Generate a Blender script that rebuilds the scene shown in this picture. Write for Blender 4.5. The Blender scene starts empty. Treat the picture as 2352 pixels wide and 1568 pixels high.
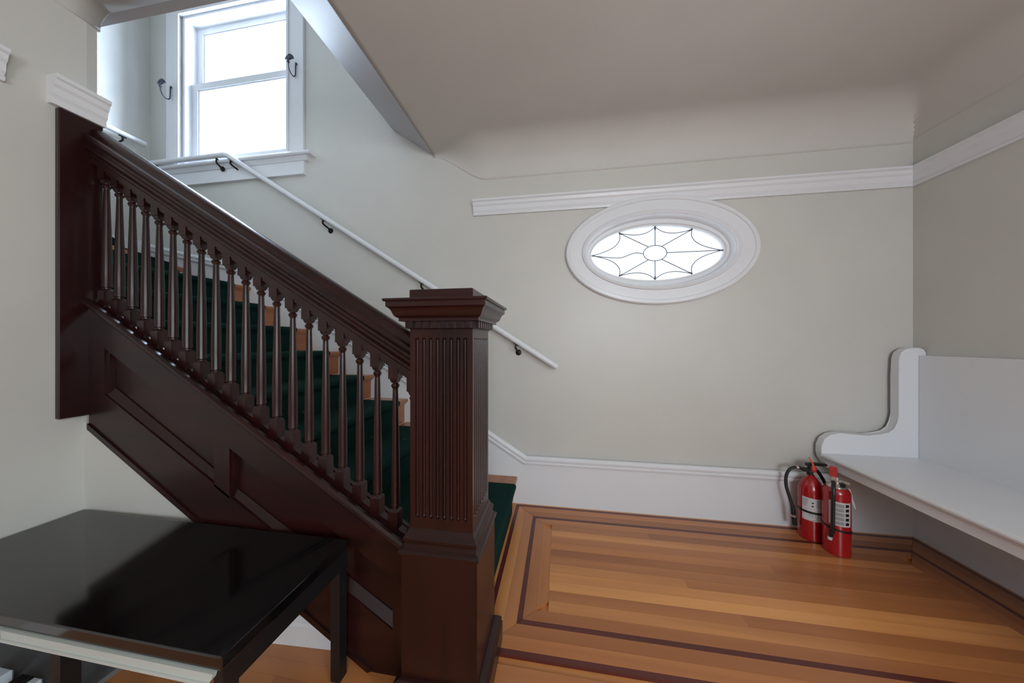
import bpy, bmesh, math, random
from mathutils import Vector, Matrix
random.seed(7)
S = bpy.context.scene
COL = S.collection
PI = math.pi

# ------------------------------------------------------------------ camera
TH = math.atan(109/690)
cd = bpy.data.cameras.new('camera'); cam = bpy.data.objects.new('camera', cd); COL.objects.link(cam)
cam.location = (0, 0, 1.15); cam.rotation_euler = (PI/2, 0, TH)
cd.sensor_width = 36; cd.lens = 690*36/2352; cd.clip_start = 0.02
S.camera = cam

# ------------------------------------------------------------------ world, lights, exposure
w = bpy.data.worlds.new('sky'); S.world = w; w.use_nodes = True
w.node_tree.nodes['Background'].inputs[0].default_value = (0.86, 0.93, 1.0, 1)
w.node_tree.nodes['Background'].inputs[1].default_value = 1.5

def area(name, loc, rot, sx, sy, power, col):
    l = bpy.data.lights.new(name, 'AREA'); l.shape = 'RECTANGLE'; l.size = sx; l.size_y = sy
    l.energy = power; l.color = col
    o = bpy.data.objects.new(name, l); o.location = loc; o.rotation_euler = rot; COL.objects.link(o); return o
# daylight through the stair and oval windows, plus added side and rear fill
area('stair_window_daylight', (-2.62, 2.50, 3.30), (-PI/2, 0, 0), 1.0, 1.3, 135, (0.68, 0.82, 1.0))
area('oval_window_daylight', (0.65, 2.50, 1.76), (-PI/2, 0, 0), 1.0, 0.5, 2.2, (0.86, 0.93, 1.0))
area('added_side_fill', (2.20, -1.15, 1.55), (PI/2, 0, PI/2), 1.0, 1.1, 60, (0.90, 1.0, 0.98))
area('added_rear_fill', (0.95, -2.62, 1.55), (PI/2, 0, 0), 1.3, 1.3, 72, (0.90, 0.95, 1.0))
S.view_settings.view_transform = 'Standard'; S.view_settings.look = 'None'
S.view_settings.gamma = 1; S.view_settings.use_curve_mapping = False
S.view_settings.exposure = 0.0

# ------------------------------------------------------------------ helpers
def tag(o, label=None, cat=None, group=None, kind=None):
    if label: o['label'] = label
    if cat: o['category'] = cat
    if group: o['group'] = group
    if kind: o['kind'] = kind
    return o

def obj(name, bm, mat, parent=None, smooth=False, loc=None):
    me = bpy.data.meshes.new(name)
    bmesh.ops.recalc_face_normals(bm, faces=bm.faces)
    bm.to_mesh(me); bm.free()
    if mat: me.materials.append(mat)
    if smooth:
        for p in me.polygons: p.use_smooth = True
        me.set_sharp_from_angle(angle=math.radians(35))
    o = bpy.data.objects.new(name, me); COL.objects.link(o)
    if parent: o.parent = parent
    if loc: o.location = loc
    return o

def empty(name, label, cat, group=None, loc=(0, 0, 0)):
    o = bpy.data.objects.new(name, None); COL.objects.link(o); o.location = loc
    o.empty_display_size = 0.1
    return tag(o, label, cat, group)

def NB(): return bmesh.new()

def box(bm, x0, x1, y0, y1, z0, z1):
    v = [bm.verts.new(p) for p in ((x0,y0,z0),(x1,y0,z0),(x1,y1,z0),(x0,y1,z0),(x0,y0,z1),(x1,y0,z1),(x1,y1,z1),(x0,y1,z1))]
    for f in ((0,1,2,3),(4,5,6,7),(0,1,5,4),(1,2,6,5),(2,3,7,6),(3,0,4,7)):
        bm.faces.new([v[i] for i in f])
    return bm

def bevel(bm, r, seg=2):
    bmesh.ops.bevel(bm, geom=list(bm.edges), offset=r, segments=seg, affect='EDGES', profile=0.6)
    return bm

def prism(bm, pts, f0, f1):
    """closed polygon pts lofted between mapping f0(p) and f1(p)"""
    a = [bm.verts.new(f0(p)) for p in pts]; b = [bm.verts.new(f1(p)) for p in pts]
    n = len(pts)
    bm.faces.new(a); bm.faces.new(b[::-1])
    for i in range(n): bm.faces.new((a[i], a[(i+1) % n], b[(i+1) % n], b[i]))
    return bm

def prism_y(bm, pts, y0, y1):   # pts (x,z)
    return prism(bm, pts, lambda p: (p[0], y0, p[1]), lambda p: (p[0], y1, p[1]))
def prism_z(bm, pts, z0, z1):   # pts (x,y)
    return prism(bm, pts, lambda p: (p[0], p[1], z0), lambda p: (p[0], p[1], z1))

def sweep(bm, path, prof, up=(0, 0, 1), side=None, cap=True, closed=False):
    """sweep profile (a,b) along path; a along side vector, b along the mitred normal"""
    n = len(path); P = [Vector(p) for p in path]; rings = []
    up = Vector(up)
    for i in range(n):
        if closed:
            d0 = (P[i]-P[i-1]).normalized(); d1 = (P[(i+1) % n]-P[i]).normalized()
        else:
            d0 = (P[i]-P[i-1]).normalized() if i else (P[1]-P[0]).normalized()
            d1 = (P[i+1]-P[i]).normalized() if i < n-1 else d0
        if side is not None:           # planar path with constant side vector (e.g. wall normal)
            s = Vector(side).normalized()
            n0 = s.cross(d0).normalized(); n1 = s.cross(d1).normalized()
            m = (n0+n1); m.normalize(); k = 1/max(0.3, m.dot(n0))
            rings.append([bm.verts.new(P[i]+s*a+m*b*k) for a, b in prof])
        else:                          # horizontal path: side is horizontal, up is z
            s0 = d0.cross(up).normalized(); s1 = d1.cross(up).normalized()
            m = (s0+s1).normalized(); k = 1/max(0.3, m.dot(s0))
            rings.append([bm.verts.new(P[i]+m*a*k+up*b) for a, b in prof])
    k = len(prof)
    for i in range(n if closed else n-1):
        r0, r1 = rings[i], rings[(i+1) % n]
        for j in range(k): bm.faces.new((r0[j], r0[(j+1) % k], r1[(j+1) % k], r1[j]))
    if cap and not closed:
        bm.faces.new(rings[0][::-1]); bm.faces.new(rings[-1])
    return bm

def tube(bm, path, r, seg=10, cap=True):
    P = [Vector(p) for p in path]; n = len(P); rings = []; ref = None
    rr = r if isinstance(r, (list, tuple)) else [r]*n
    for i in range(n):
        d = (P[min(i+1, n-1)]-P[max(i-1, 0)]).normalized()
        if ref is None:
            ref = d.orthogonal().normalized()
        ref = (ref - d*ref.dot(d)).normalized(); o = d.cross(ref)
        rings.append([bm.verts.new(P[i]+(ref*math.cos(2*PI*j/seg)+o*math.sin(2*PI*j/seg))*rr[i]) for j in range(seg)])
    for i in range(n-1):
        for j in range(seg):
            bm.faces.new((rings[i][j], rings[i][(j+1) % seg], rings[i+1][(j+1) % seg], rings[i+1][j]))
    if cap: bm.faces.new(rings[0][::-1]); bm.faces.new(rings[-1])
    return bm

def lathe(bm, prof, cx=0, cy=0, seg=20, z0=0, axis=None):
    """prof list (r,z)"""
    rings = []
    for r, z in prof:
        rings.append([bm.verts.new((cx+r*math.cos(2*PI*j/seg), cy+r*math.sin(2*PI*j/seg), z0+z)) for j in range(seg)])
    for i in range(len(prof)-1):
        for j in range(seg): bm.faces.new((rings[i][j], rings[i][(j+1) % seg], rings[i+1][(j+1) % seg], rings[i+1][j]))
    bm.faces.new(rings[0][::-1]); bm.faces.new(rings[-1])
    return bm

def bez(pts, n=20):
    """Catmull-Rom through pts"""
    P = [Vector(p) for p in pts]; P = [2*P[0]-P[1]]+P+[2*P[-1]-P[-2]]; out = []
    m = len(P)-3
    for i in range(m):
        for k in range(n if i < m-1 else n+1):
            t = k/n; a, b, c, d = P[i:i+4]
            out.append(0.5*((2*b)+(c-a)*t+(2*a-5*b+4*c-d)*t*t+(3*b-a-3*c+d)*t**3))
    return out

def plate(bm, outer, holes, f0, f1):
    """flat plate with holes; loops of 2D points mapped by f0 (front) and f1 (back)"""
    for f in (f0, f1):
        edges = []
        for lp in [outer]+holes:
            vs = [bm.verts.new(f(p)) for p in lp]
            edges += [bm.edges.new((vs[i], vs[(i+1) % len(vs)])) for i in range(len(vs))]
        bmesh.ops.triangle_fill(bm, edges=edges, use_beauty=True)
    for lp in [outer]+holes:
        n = len(lp)
        for i in range(n):
            p, q = lp[i], lp[(i+1) % n]
            bm.faces.new([bm.verts.new(f0(p)), bm.verts.new(f0(q)), bm.verts.new(f1(q)), bm.verts.new(f1(p))])
    bmesh.ops.remove_doubles(bm, verts=bm.verts, dist=1e-5)
    return bm

def ellipse(cx, cz, a, b, n=72): return [(cx+a*math.cos(2*PI*i/n), cz+b*math.sin(2*PI*i/n)) for i in range(n)]

# ------------------------------------------------------------------ materials
def mat(name, col, rough=0.5, spec=0.5, metal=0, coat=0):
    m = bpy.data.materials.new(name); m.use_nodes = True
    b = m.node_tree.nodes['Principled BSDF']
    b.inputs['Base Color'].default_value = (*col, 1); b.inputs['Roughness'].default_value = rough
    b.inputs['Specular IOR Level'].default_value = spec; b.inputs['Metallic'].default_value = metal
    b.inputs['Coat Weight'].default_value = coat; b.inputs['Coat Roughness'].default_value = 0.12
    return m
def nn(m, t): return m.node_tree.nodes.new(t)
def lk(m, a, b): m.node_tree.links.new(a, b)

def paint(name, col, rough, amp=0.02, bump=0.02, scale=3.0):
    m = mat(name, col, rough); b = m.node_tree.nodes['Principled BSDF']
    tc = nn(m, 'ShaderNodeTexCoord')
    n = nn(m, 'ShaderNodeTexNoise'); n.inputs['Scale'].default_value = scale; n.inputs['Detail'].default_value = 4
    lk(m, tc.outputs['Object'], n.inputs['Vector'])
    r = nn(m, 'ShaderNodeValToRGB')
    r.color_ramp.elements[0].color = (*[c*(1-amp) for c in col], 1); r.color_ramp.elements[1].color = (*[min(1, c*(1+amp)) for c in col], 1)
    r.color_ramp.elements[0].position = 0.3; r.color_ramp.elements[1].position = 0.7
    lk(m, n.outputs['Fac'], r.inputs['Fac']); lk(m, r.outputs['Color'], b.inputs['Base Color'])
    n2 = nn(m, 'ShaderNodeTexNoise'); n2.inputs['Scale'].default_value = 60; n2.inputs['Detail'].default_value = 3
    lk(m, tc.outputs['Object'], n2.inputs['Vector'])
    bp = nn(m, 'ShaderNodeBump'); bp.inputs['Strength'].default_value = bump; bp.inputs['Distance'].default_value = 0.01
    lk(m, n2.outputs['Fac'], bp.inputs['Height']); lk(m, bp.outputs['Normal'], b.inputs['Normal'])
    return m

def wood(name, c0, c1, rough=0.3, axis='X', rnd=False, coat=0.3, ramp=None, scale=14, stretch=0.06):
    m = mat(name, c0, rough, spec=0.38, coat=coat); b = m.node_tree.nodes['Principled BSDF']
    tc = nn(m, 'ShaderNodeTexCoord'); mp = nn(m, 'ShaderNodeMapping')
    sc = {'X': (stretch, 1, 1), 'Y': (1, stretch, 1), 'Z': (1, 1, stretch)}[axis]
    mp.inputs['Scale'].default_value = sc
    lk(m, tc.outputs['Object'], mp.inputs['Vector'])
    oi = nn(m, 'ShaderNodeObjectInfo')
    mu = nn(m, 'ShaderNodeVectorMath'); mu.operation = 'ADD'
    cx = nn(m, 'ShaderNodeCombineXYZ'); ml = nn(m, 'ShaderNodeMath'); ml.operation = 'MULTIPLY'; ml.inputs[1].default_value = 40
    lk(m, oi.outputs['Random'], ml.inputs[0])
    for k in 'XYZ': lk(m, ml.outputs[0], cx.inputs[k])
    lk(m, mp.outputs[0], mu.inputs[0]); lk(m, cx.outputs[0], mu.inputs[1])
    n = nn(m, 'ShaderNodeTexNoise'); n.inputs['Scale'].default_value = scale; n.inputs['Detail'].default_value = 6; n.inputs['Distortion'].default_value = 0.4
    lk(m, mu.outputs[0], n.inputs['Vector'])
    r = nn(m, 'ShaderNodeValToRGB'); r.color_ramp.elements[0].color = (*c0, 1); r.color_ramp.elements[1].color = (*c1, 1)
    r.color_ramp.elements[0].position = 0.3; r.color_ramp.elements[1].position = 0.72
    lk(m, n.outputs['Fac'], r.inputs['Fac'])
    if ramp:
        q = nn(m, 'ShaderNodeValToRGB'); q.color_ramp.interpolation = 'LINEAR'
        while len(q.color_ramp.elements) < len(ramp): q.color_ramp.elements.new(0.5)
        for i, c in enumerate(ramp):
            q.color_ramp.elements[i].position = i/(len(ramp)-1); q.color_ramp.elements[i].color = (*c, 1)
        lk(m, oi.outputs['Random'], q.inputs['Fac'])
        mx = nn(m, 'ShaderNodeMix'); mx.data_type = 'RGBA'; mx.blend_type = 'MULTIPLY'; mx.inputs['Factor'].default_value = 1
        lk(m, q.outputs['Color'], mx.inputs[6]); lk(m, r.outputs['Color'], mx.inputs[7]); lk(m, mx.outputs[2], b.inputs['Base Color'])
    else:
        lk(m, r.outputs['Color'], b.inputs['Base Color'])
    bp = nn(m, 'ShaderNodeBump'); bp.inputs['Strength'].default_value = 0.06; bp.inputs['Distance'].default_value = 0.004
    lk(m, n.outputs['Fac'], bp.inputs['Height']); lk(m, bp.outputs['Normal'], b.inputs['Normal'])
    return m

WALL = paint('wall_paint', (0.612, 0.598, 0.558), 0.38)
CEIL = paint('ceiling_paint', (0.60, 0.575, 0.545), 0.6)
WHITE = paint('white_gloss_paint', (0.77, 0.775, 0.80), 0.3, 0.01, 0.01)
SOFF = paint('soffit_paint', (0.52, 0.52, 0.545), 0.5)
MAHX = wood('mahogany_along_x', (0.010, 0.0026, 0.0025), (0.027, 0.0050, 0.0044), 0.33, 'X', coat=0.12)
MAHZ = wood('mahogany_upright', (0.010, 0.0026, 0.0025), (0.027, 0.0050, 0.0044), 0.33, 'Z', coat=0.12)
TREAD = wood('orange_tread_wood', (0.34, 0.12, 0.045), (0.46, 0.18, 0.07), 0.3, 'Y')
OAKR = [(0.50, 0.42, 0.36), (0.62, 0.55, 0.50), (0.70, 0.62, 0.52), (0.58, 0.50, 0.45), (0.80, 0.78, 0.66), (1.0, 1.0, 0.85)]
OAKX = wood('floor_oak_x', (0.66, 0.265, 0.10), (0.90, 0.405, 0.155), 0.30, 'X', ramp=OAKR, scale=11)
OAKY = wood('floor_oak_y', (0.66, 0.265, 0.10), (0.90, 0.405, 0.155), 0.30, 'Y', ramp=OAKR, scale=11)
INLAY = wood('inlay_dark_wood', (0.085, 0.015, 0.012), (0.13, 0.025, 0.018), 0.3, 'X')
BLACK = mat('black_gloss_table', (0.0035, 0.0035, 0.004), 0.10, 1.0)
BLACKM = mat('black_satin', (0.006, 0.006, 0.007), 0.45)
IRON = mat('dark_bronze_metal', (0.02, 0.014, 0.012), 0.35, metal=0.6)
RED = mat('red_enamel', (0.38, 0.006, 0.012), 0.22, coat=0.5)
REDP = mat('red_plastic', (0.45, 0.03, 0.03), 0.4)
RUB = mat('black_rubber', (0.010, 0.010, 0.012), 0.4)
STEEL = mat('brushed_steel', (0.62, 0.62, 0.60), 0.3, metal=0.9)
PAPER = mat('white_label_paper', (0.62, 0.62, 0.62), 0.5)
GREYP = mat('grey_print', (0.26, 0.27, 0.28), 0.6)
LEAD = mat('lead_came', (0.10, 0.10, 0.11), 0.5, metal=0.3)
HOOKM = mat('pewter_metal', (0.10, 0.10, 0.13), 0.3, metal=0.8)

def carpet_mat():
    m = mat('green_carpet', (0.010, 0.045, 0.036), 0.95, 0.1); b = m.node_tree.nodes['Principled BSDF']
    tc = nn(m, 'ShaderNodeTexCoord')
    n = nn(m, 'ShaderNodeTexNoise'); n.inputs['Scale'].default_value = 250
    lk(m, tc.outputs['Object'], n.inputs['Vector'])
    r = nn(m, 'ShaderNodeValToRGB'); r.color_ramp.elements[0].color = (0.0035, 0.018, 0.015, 1); r.color_ramp.elements[1].color = (0.010, 0.044, 0.037, 1)
    lk(m, n.outputs['Fac'], r.inputs['Fac'])
    v = nn(m, 'ShaderNodeTexVoronoi'); v.inputs['Scale'].default_value = 4.2; v.inputs['Randomness'].default_value = 0.35
    n3 = nn(m, 'ShaderNodeTexNoise'); n3.inputs['Scale'].default_value = 55
    lk(m, tc.outputs['Object'], v.inputs['Vector']); lk(m, tc.outputs['Object'], n3.inputs['Vector'])
    a = nn(m, 'ShaderNodeMath'); a.operation = 'LESS_THAN'; a.inputs[1].default_value = 0.085
    lk(m, v.outputs['Distance'], a.inputs[0])
    c = nn(m, 'ShaderNodeMath'); c.operation = 'GREATER_THAN'; c.inputs[1].default_value = 0.58
    lk(m, n3.outputs['Fac'], c.inputs[0])
    d = nn(m, 'ShaderNodeMath'); d.operation = 'MULTIPLY'; lk(m, a.outputs[0], d.inputs[0]); lk(m, c.outputs[0], d.inputs[1])
    mx = nn(m, 'ShaderNodeMix'); mx.data_type = 'RGBA'
    lk(m, d.outputs[0], mx.inputs['Factor']); lk(m, r.outputs['Color'], mx.inputs[6]); mx.inputs[7].default_value = (0.10, 0.10, 0.05, 1)
    lk(m, mx.outputs[2], b.inputs['Base Color'])
    bp = nn(m, 'ShaderNodeBump'); bp.inputs['Strength'].default_value = 0.5; bp.inputs['Distance'].default_value = 0.003
    lk(m, n.outputs['Fac'], bp.inputs['Height']); lk(m, bp.outputs['Normal'], b.inputs['Normal'])
    return m
CARPET = carpet_mat()

def glass_mat(name, tint, frost=0.0):
    m = bpy.data.materials.new(name); m.use_nodes = True; nt = m.node_tree; nt.nodes.clear()
    o = nt.nodes.new('ShaderNodeOutputMaterial'); t = nt.nodes.new('ShaderNodeBsdfTransparent'); t.inputs[0].default_value = (*tint, 1)
    g = nt.nodes.new('ShaderNodeBsdfGlossy'); g.inputs['Roughness'].default_value = 0.02
    mx = nt.nodes.new('ShaderNodeMixShader'); lw = nt.nodes.new('ShaderNodeLayerWeight'); lw.inputs[0].default_value = 0.5
    pw = nt.nodes.new('ShaderNodeMath'); pw.operation = 'POWER'; pw.inputs[1].default_value = 5
    ad = nt.nodes.new('ShaderNodeMath'); ad.operation = 'MULTIPLY_ADD'; ad.inputs[1].default_value = 0.6; ad.inputs[2].default_value = 0.03
    nt.links.new(lw.outputs['Facing'], pw.inputs[0]); nt.links.new(pw.outputs[0], ad.inputs[0]); nt.links.new(ad.outputs[0], mx.inputs[0]); nt.links.new(t.outputs[0], mx.inputs[1]); nt.links.new(g.outputs[0], mx.inputs[2])
    nt.links.new(mx.outputs[0], o.inputs[0]); return m
GLASS = glass_mat('window_glass', (0.96, 0.98, 1.0))
EMI = bpy.data.materials.new('assumed_lamp_globe'); EMI.use_nodes = True  # glow of the assumed ceiling lamp, added as unseen light from above
_b = EMI.node_tree.nodes['Principled BSDF']; _b.inputs['Emission Color'].default_value = (1.0, 0.93, 0.85, 1); _b.inputs['Emission Strength'].default_value = 9.0

# ------------------------------------------------------------------ constants of the place
FY = 2.14; RX = 2.08; LX = -1.95; SX = -3.60; RY = -2.5
CZ = 2.55; TZ = 4.4
OPX = -0.94; OPY = 1.0
OV = (0.650, 1.758)                       # oval window centre

# ------------------------------------------------------------------ room shell
WX0, WX1, WZ0, WZ1 = -3.235, -2.165, 2.66, 3.97        # stair window opening
bm = NB()
plate(bm, [(SX-0.15, -0.1), (RX+0.15, -0.1), (RX+0.15, TZ), (SX-0.15, TZ)],
      [[(WX0, WZ0), (WX1, WZ0), (WX1, WZ1), (WX0, WZ1)], ellipse(OV[0], OV[1], 0.475, 0.245)],
      lambda p: (p[0], FY, p[1]), lambda p: (p[0], FY+0.16, p[1]))
tag(obj('wall_far', bm, WALL), kind='structure')
bm = NB(); plate(bm, [(RY, -0.1), (FY, -0.1), (FY, TZ), (RY, TZ)], [[(-1.65, 1.0), (-0.65, 1.0), (-0.65, 2.0), (-1.65, 2.0)]],
                 lambda p: (RX, p[0], p[1]), lambda p: (RX+0.10, p[0], p[1])); tag(obj('wall_right', bm, WALL), kind='structure')  # opening cut for the added side window
# left wall with rounded end towards the stairs
bm = NB(); r = 0.055
pts = [(LX-0.12, RY), (LX, RY), (LX, 0.962), (LX-0.010, 0.996), (LX-0.014, OPY), (LX-0.12, OPY)]
prism_z(bm, pts, -0.1, TZ); tag(obj('wall_left', bm, WALL), kind='structure')
# rear wall with an opening for the added window
bm = NB()
plate(bm, [(LX-0.12, -0.1), (RX+0.15, -0.1), (RX+0.15, TZ), (LX-0.12, TZ)], [[(0.3, 0.9), (1.6, 0.9), (1.6, 2.2), (0.3, 2.2)]],
      lambda p: (p[0], RY, p[1]), lambda p: (p[0], RY-0.12, p[1]))
tag(obj('wall_rear', bm, WALL), kind='structure')
# stair hall walls
bm = NB(); box(bm, SX-0.15, SX, -1.5, FY, -0.1, TZ); tag(obj('wall_stair_hall', bm, WALL), kind='structure')
bm = NB(); box(bm, SX-0.15, LX-0.12, -1.6, -1.5, -0.1, TZ); tag(obj('wall_stair_end', bm, WALL), kind='structure')
# wall above the opening (over the ceiling) on two sides
bm = NB(); box(bm, LX-0.12, -1.277, OPY+0.02, OPY+0.035, 2.60, TZ)
box(bm, -1.277, -1.262, OPY+0.02, FY, 2.80, TZ); tag(obj('wall_stair_upper', bm, WALL), kind='structure')
bm = NB(); box(bm, SX-0.15, -1.2, -1.6, FY+0.15, TZ, TZ+0.1); tag(obj('ceiling_stair_hall', bm, CEIL), kind='structure')

# ceiling with coves
def rfar(x): t = max(0, min(1, (x-OPX)/0.42)); return 0.02+0.20*t*t*(3-2*t)
def cove(d, R):
    if d >= R: return 0
    return R-math.sqrt(max(0, R*R-(R-d)**2))
def zc(x, y):
    R = rfar(x); z = 0
    if x > OPX-1e-6: z = max(z, cove(FY-y, R) if y > 1.2 else 0)
    z = max(z, cove(RX-x, 0.20), cove(y-RY, 0.24))
    if y < OPY+1e-6:
        z = max(z, cove(x-LX, 0.07))
    return CZ-z
def lin(a, b, n): return [a+(b-a)*i/n for i in range(n+1)]
xs = [LX]+[LX+0.07*(1-math.cos(PI/2*k/8)) for k in range(1, 9)]+lin(-1.7, OPX, 6)+lin(OPX+0.03, -0.4, 18)+lin(-0.2, RX-0.22, 10)+[RX-0.20*(1-math.sin(PI/2*k/12)) for k in range(0, 13)]
ys = [RY+0.24*(1-math.cos(PI/2*k/8)) for k in range(0, 9)]+lin(-2.0, 0.9, 8)+[OPY]+lin(1.2, 1.7, 3)+[1.80, 1.86]+[FY-0.22*(1-math.sin(PI/2*k/16)) for k in range(0, 17)]
xs = sorted(set(round(v, 4) for v in xs)); ys = sorted(set(round(v, 4) for v in ys))
bm = NB(); V = {}
for i, x in enumerate(xs):
    for j, y in enumerate(ys):
        if x < OPX-1e-4 and y > OPY+1e-4: continue
        V[i, j] = bm.verts.new((x, y, zc(x, y)))
for i in range(len(xs)-1):
    for j in range(len(ys)-1):
        k = [(i, j), (i+1, j), (i+1, j+1), (i, j+1)]
        if all(q in V for q in k): bm.faces.new([V[q] for q in k])
ob = obj('ceiling', bm, CEIL, smooth=True); tag(ob, kind='structure')
sm = ob.modifiers.new('thick', 'SOLIDIFY'); sm.thickness = 0.02; sm.offset = 1 if ob.data.polygons[0].normal.z > 0 else -1
# chamfered edge of the stair opening facing the window, and sloping soffit on its right
bm = NB()
pts = [(OPY-0.002, CZ), (OPY+0.045, CZ+0.012), (OPY+0.055, CZ+0.05), (OPY+0.03, CZ+0.10), (OPY-0.002, CZ+0.10)]
prism(bm, pts, lambda p: (LX-0.12, p[0], p[1]), lambda p: (-1.0, p[0], p[1])); tag(obj('trim_1', bm, SOFF), kind='structure')
bm = NB(); prism_y(bm, [(OPX, CZ-0.003), (-1.262, 2.772), (-1.262, 2.86), (OPX, 2.66)], OPY-0.002, FY); tag(obj('trim_2', bm, SOFF), kind='structure')

# wall closing the space below the staircase
ST = 0.615
def stop(x): return 0.455+ST*(-0.518-x)        # top line of the outer stringer
def sbot(x): return 0.368+0.622*(-1.235-x)     # bottom line of the outer stringer
bm = NB(); yw = lambda x: 0.957+(x+1.95)*0.052
prism(bm, [(LX-0.1, 0), (-0.645, 0), (LX-0.1, sbot(LX-0.1)+0.004)], lambda p: (p[0], yw(p[0]), p[1]), lambda p: (p[0], yw(p[0])+0.006, p[1])); tag(obj('wall_understair', bm, WALL), kind='structure')
bm = NB(); prism(bm, [(0.965, 0), (0.951, 0), (0.951, 0.075), (0.955, 0.083), (0.955, 0.095), (0.961, 0.105), (0.965, 0.105)],
                 lambda p: (LX, p[0]-0.965+yw(LX), p[1]), lambda p: (-0.66, p[0]-0.965+yw(-0.66), p[1])); tag(obj('baseboard_understair', bm, WHITE), kind='structure')

# ------------------------------------------------------------------ floor: base slab + boards
bm = NB(); box(bm, LX-0.12, RX, RY, FY, -0.06, -0.012); fl = obj('floor', bm, OAKX); tag(fl, kind='structure')
def board(pts, m, nm='plank'):
    b = NB(); prism_z(b, pts, -0.0119, 0.0); return obj(nm, b, m, fl)
def ring(x0, x1, y0, y1, wd, m, nm, sides='LRFB', g=0.0006):
    """mitred frame whose outer rectangle is given; F = far, B = near"""
    a = g
    if 'L' in sides: board([(x0, y0+a), (x0+wd-a, y0+wd+a), (x0+wd-a, y1-wd-a), (x0, y1-a)], OAKY if m is OAKX else m, nm)
    if 'R' in sides: board([(x1, y0+a), (x1, y1-a), (x1-wd+a, y1-wd-a), (x1-wd+a, y0+wd+a)], OAKY if m is OAKX else m, nm)
    if 'F' in sides: board([(x0+a, y1), (x0+wd+a, y1-wd+a), (x1-wd-a, y1-wd+a), (x1-a, y1)], m, nm)
    if 'B' in sides: board([(x0+a, y0), (x1-a, y0), (x1-wd-a, y0+wd-a), (x0+wd+a, y0+wd-a)], m, nm)
X0, X1, Y0, Y1 = -0.335, RX, 1.052, FY
ring(X0, X1, Y0, Y1, 0.035, OAKX, 'plank', 'LRF')
x0, x1, y0, y1 = X0+0.035, X1-0.035, Y0+0.035, Y1-0.035
ring(x0, x1, y0, y1, 0.022, INLAY, 'inlay_strip'); x0 += .022; x1 -= .022; y0 += .022; y1 -= .022
ring(x0, x1, y0, y1, 0.0525, OAKX, 'plank'); x0 += .0525; x1 -= .0525; y0 += .0525; y1 -= .0525
ring(x0, x1, y0, y1, 0.0525, OAKX, 'plank'); x0 += .0525; x1 -= .0525; y0 += .0525; y1 -= .0525
ring(x0, x1, y0, y1, 0.022, INLAY, 'inlay_strip'); x0 += .022; x1 -= .022; y0 += .022; y1 -= .022
ring(x0, x1, y0, y1, 0.052, OAKX, 'plank'); x0 += .052; x1 -= .052; y0 += .052; y1 -= .052
ring(x0, x1, y0, y1, 0.052, OAKX, 'plank', 'LR'); x0 += .052; x1 -= .052
n = 11; wd = (y1-y0)/n
for i in range(n):
    ya, yb = y0+i*wd, y0+(i+1)*wd-0.0006
    cuts = [x0]+([random.uniform(x0+0.5, x1-0.4)] if i % 3 == 1 else [])+[x1]
    for a, b_ in zip(cuts, cuts[1:]): board([(a, ya), (b_-0.0005, ya), (b_-0.0005, yb), (a, yb)], OAKX)
# main floor in front
y = Y0; i = 0
while y > -1.2:
    yb = y-0.0526
    c = LX+random.uniform(0.3, 1.4); cuts = [LX]
    while c < RX-0.3: cuts.append(c); c += random.uniform(1.1, 1.9)
    cuts.append(RX)
    for a, b_ in zip(cuts, cuts[1:]): board([(a, yb), (b_-0.0006, yb), (b_-0.0006, y-0.0006), (a, y-0.0006)], OAKX)
    y = yb; i += 1

# ------------------------------------------------------------------ baseboards, stair skirt, picture rail
bm = NB()
skx = lambda x: 0.328+0.615*(-0.247-x)
kx, kz = -2.56, skx(-2.56)
pathtop = [(SX, 2.0), (kx, kz), (-0.247, 0.328), (RX, 0.328)]
prism_y(bm, [(SX, 2.0), (kx, kz), (-0.247, 0.328), (RX, 0.328), (RX, -0.01), (-0.42, -0.01), (kx, kz-0.75), (SX, 1.2)], FY-0.022, FY)
tag(obj('baseboard_far', bm, WHITE), kind='structure')
capp = [(0, 0), (0.012, 0), (0.016, 0.010), (0.016, 0.016), (0.010, 0.022), (0.018, 0.030), (0.020, 0.042), (0.010, 0.056), (0, 0.060)]
bm = NB(); P = [(x, FY-0.022, z-0.045) for x, z in pathtop]
sweep(bm, P, [(a, b) for a, b in capp], side=(0, -1, 0)); 
o = obj('trim_3', bm, WHITE); tag(o, kind='structure')
if max(v.co.z for v in o.data.vertices if abs(v.co.x-RX) < 0.01) < 0.30:
    for v in o.data.vertices: pass
bm = NB(); box(bm, RX-0.02, RX, RY, FY-0.022, 0, 0.30); box(bm, RX-0.012, RX, RY, FY-0.022, 0.30, 0.328)
tag(obj('baseboard_right', bm, WHITE), kind='structure')
bm = NB(); box(bm, RX-0.012, RX-0.0005, 0.35, FY-0.023, 0.329, 0.46); tag(obj('trim_4', bm, WHITE), kind='structure')
bm = NB(); box(bm, LX, LX+0.015, RY, 0.98, 0, 0.09); box(bm, LX, LX+0.009, RY, 0.98, 0.09, 0.105); tag(obj('baseboard_left', bm, WHITE), kind='structure')
# picture rails
rp = [(0, 0), (0.016, 0), (0.020, 0.012), (0.014, 0.020), (0.022, 0.032), (0.024, 0.060), (0.032, 0.070), (0.036, 0.088), (0.046, 0.096), (0.046, 0.108), (0, 0.108)]
bm = NB()
sweep(bm, [(-0.622, FY, 2.068), (RX, FY, 2.068), (RX, RY+0.02, 2.068)], rp)
tag(obj('trim_5', bm, WHITE), kind='structure')
bm = NB(); sweep(bm, [(LX, RY+0.02, 2.068), (LX, 0.768, 2.068)], rp); tag(obj('trim_6', bm, WHITE), kind='structure')

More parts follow.
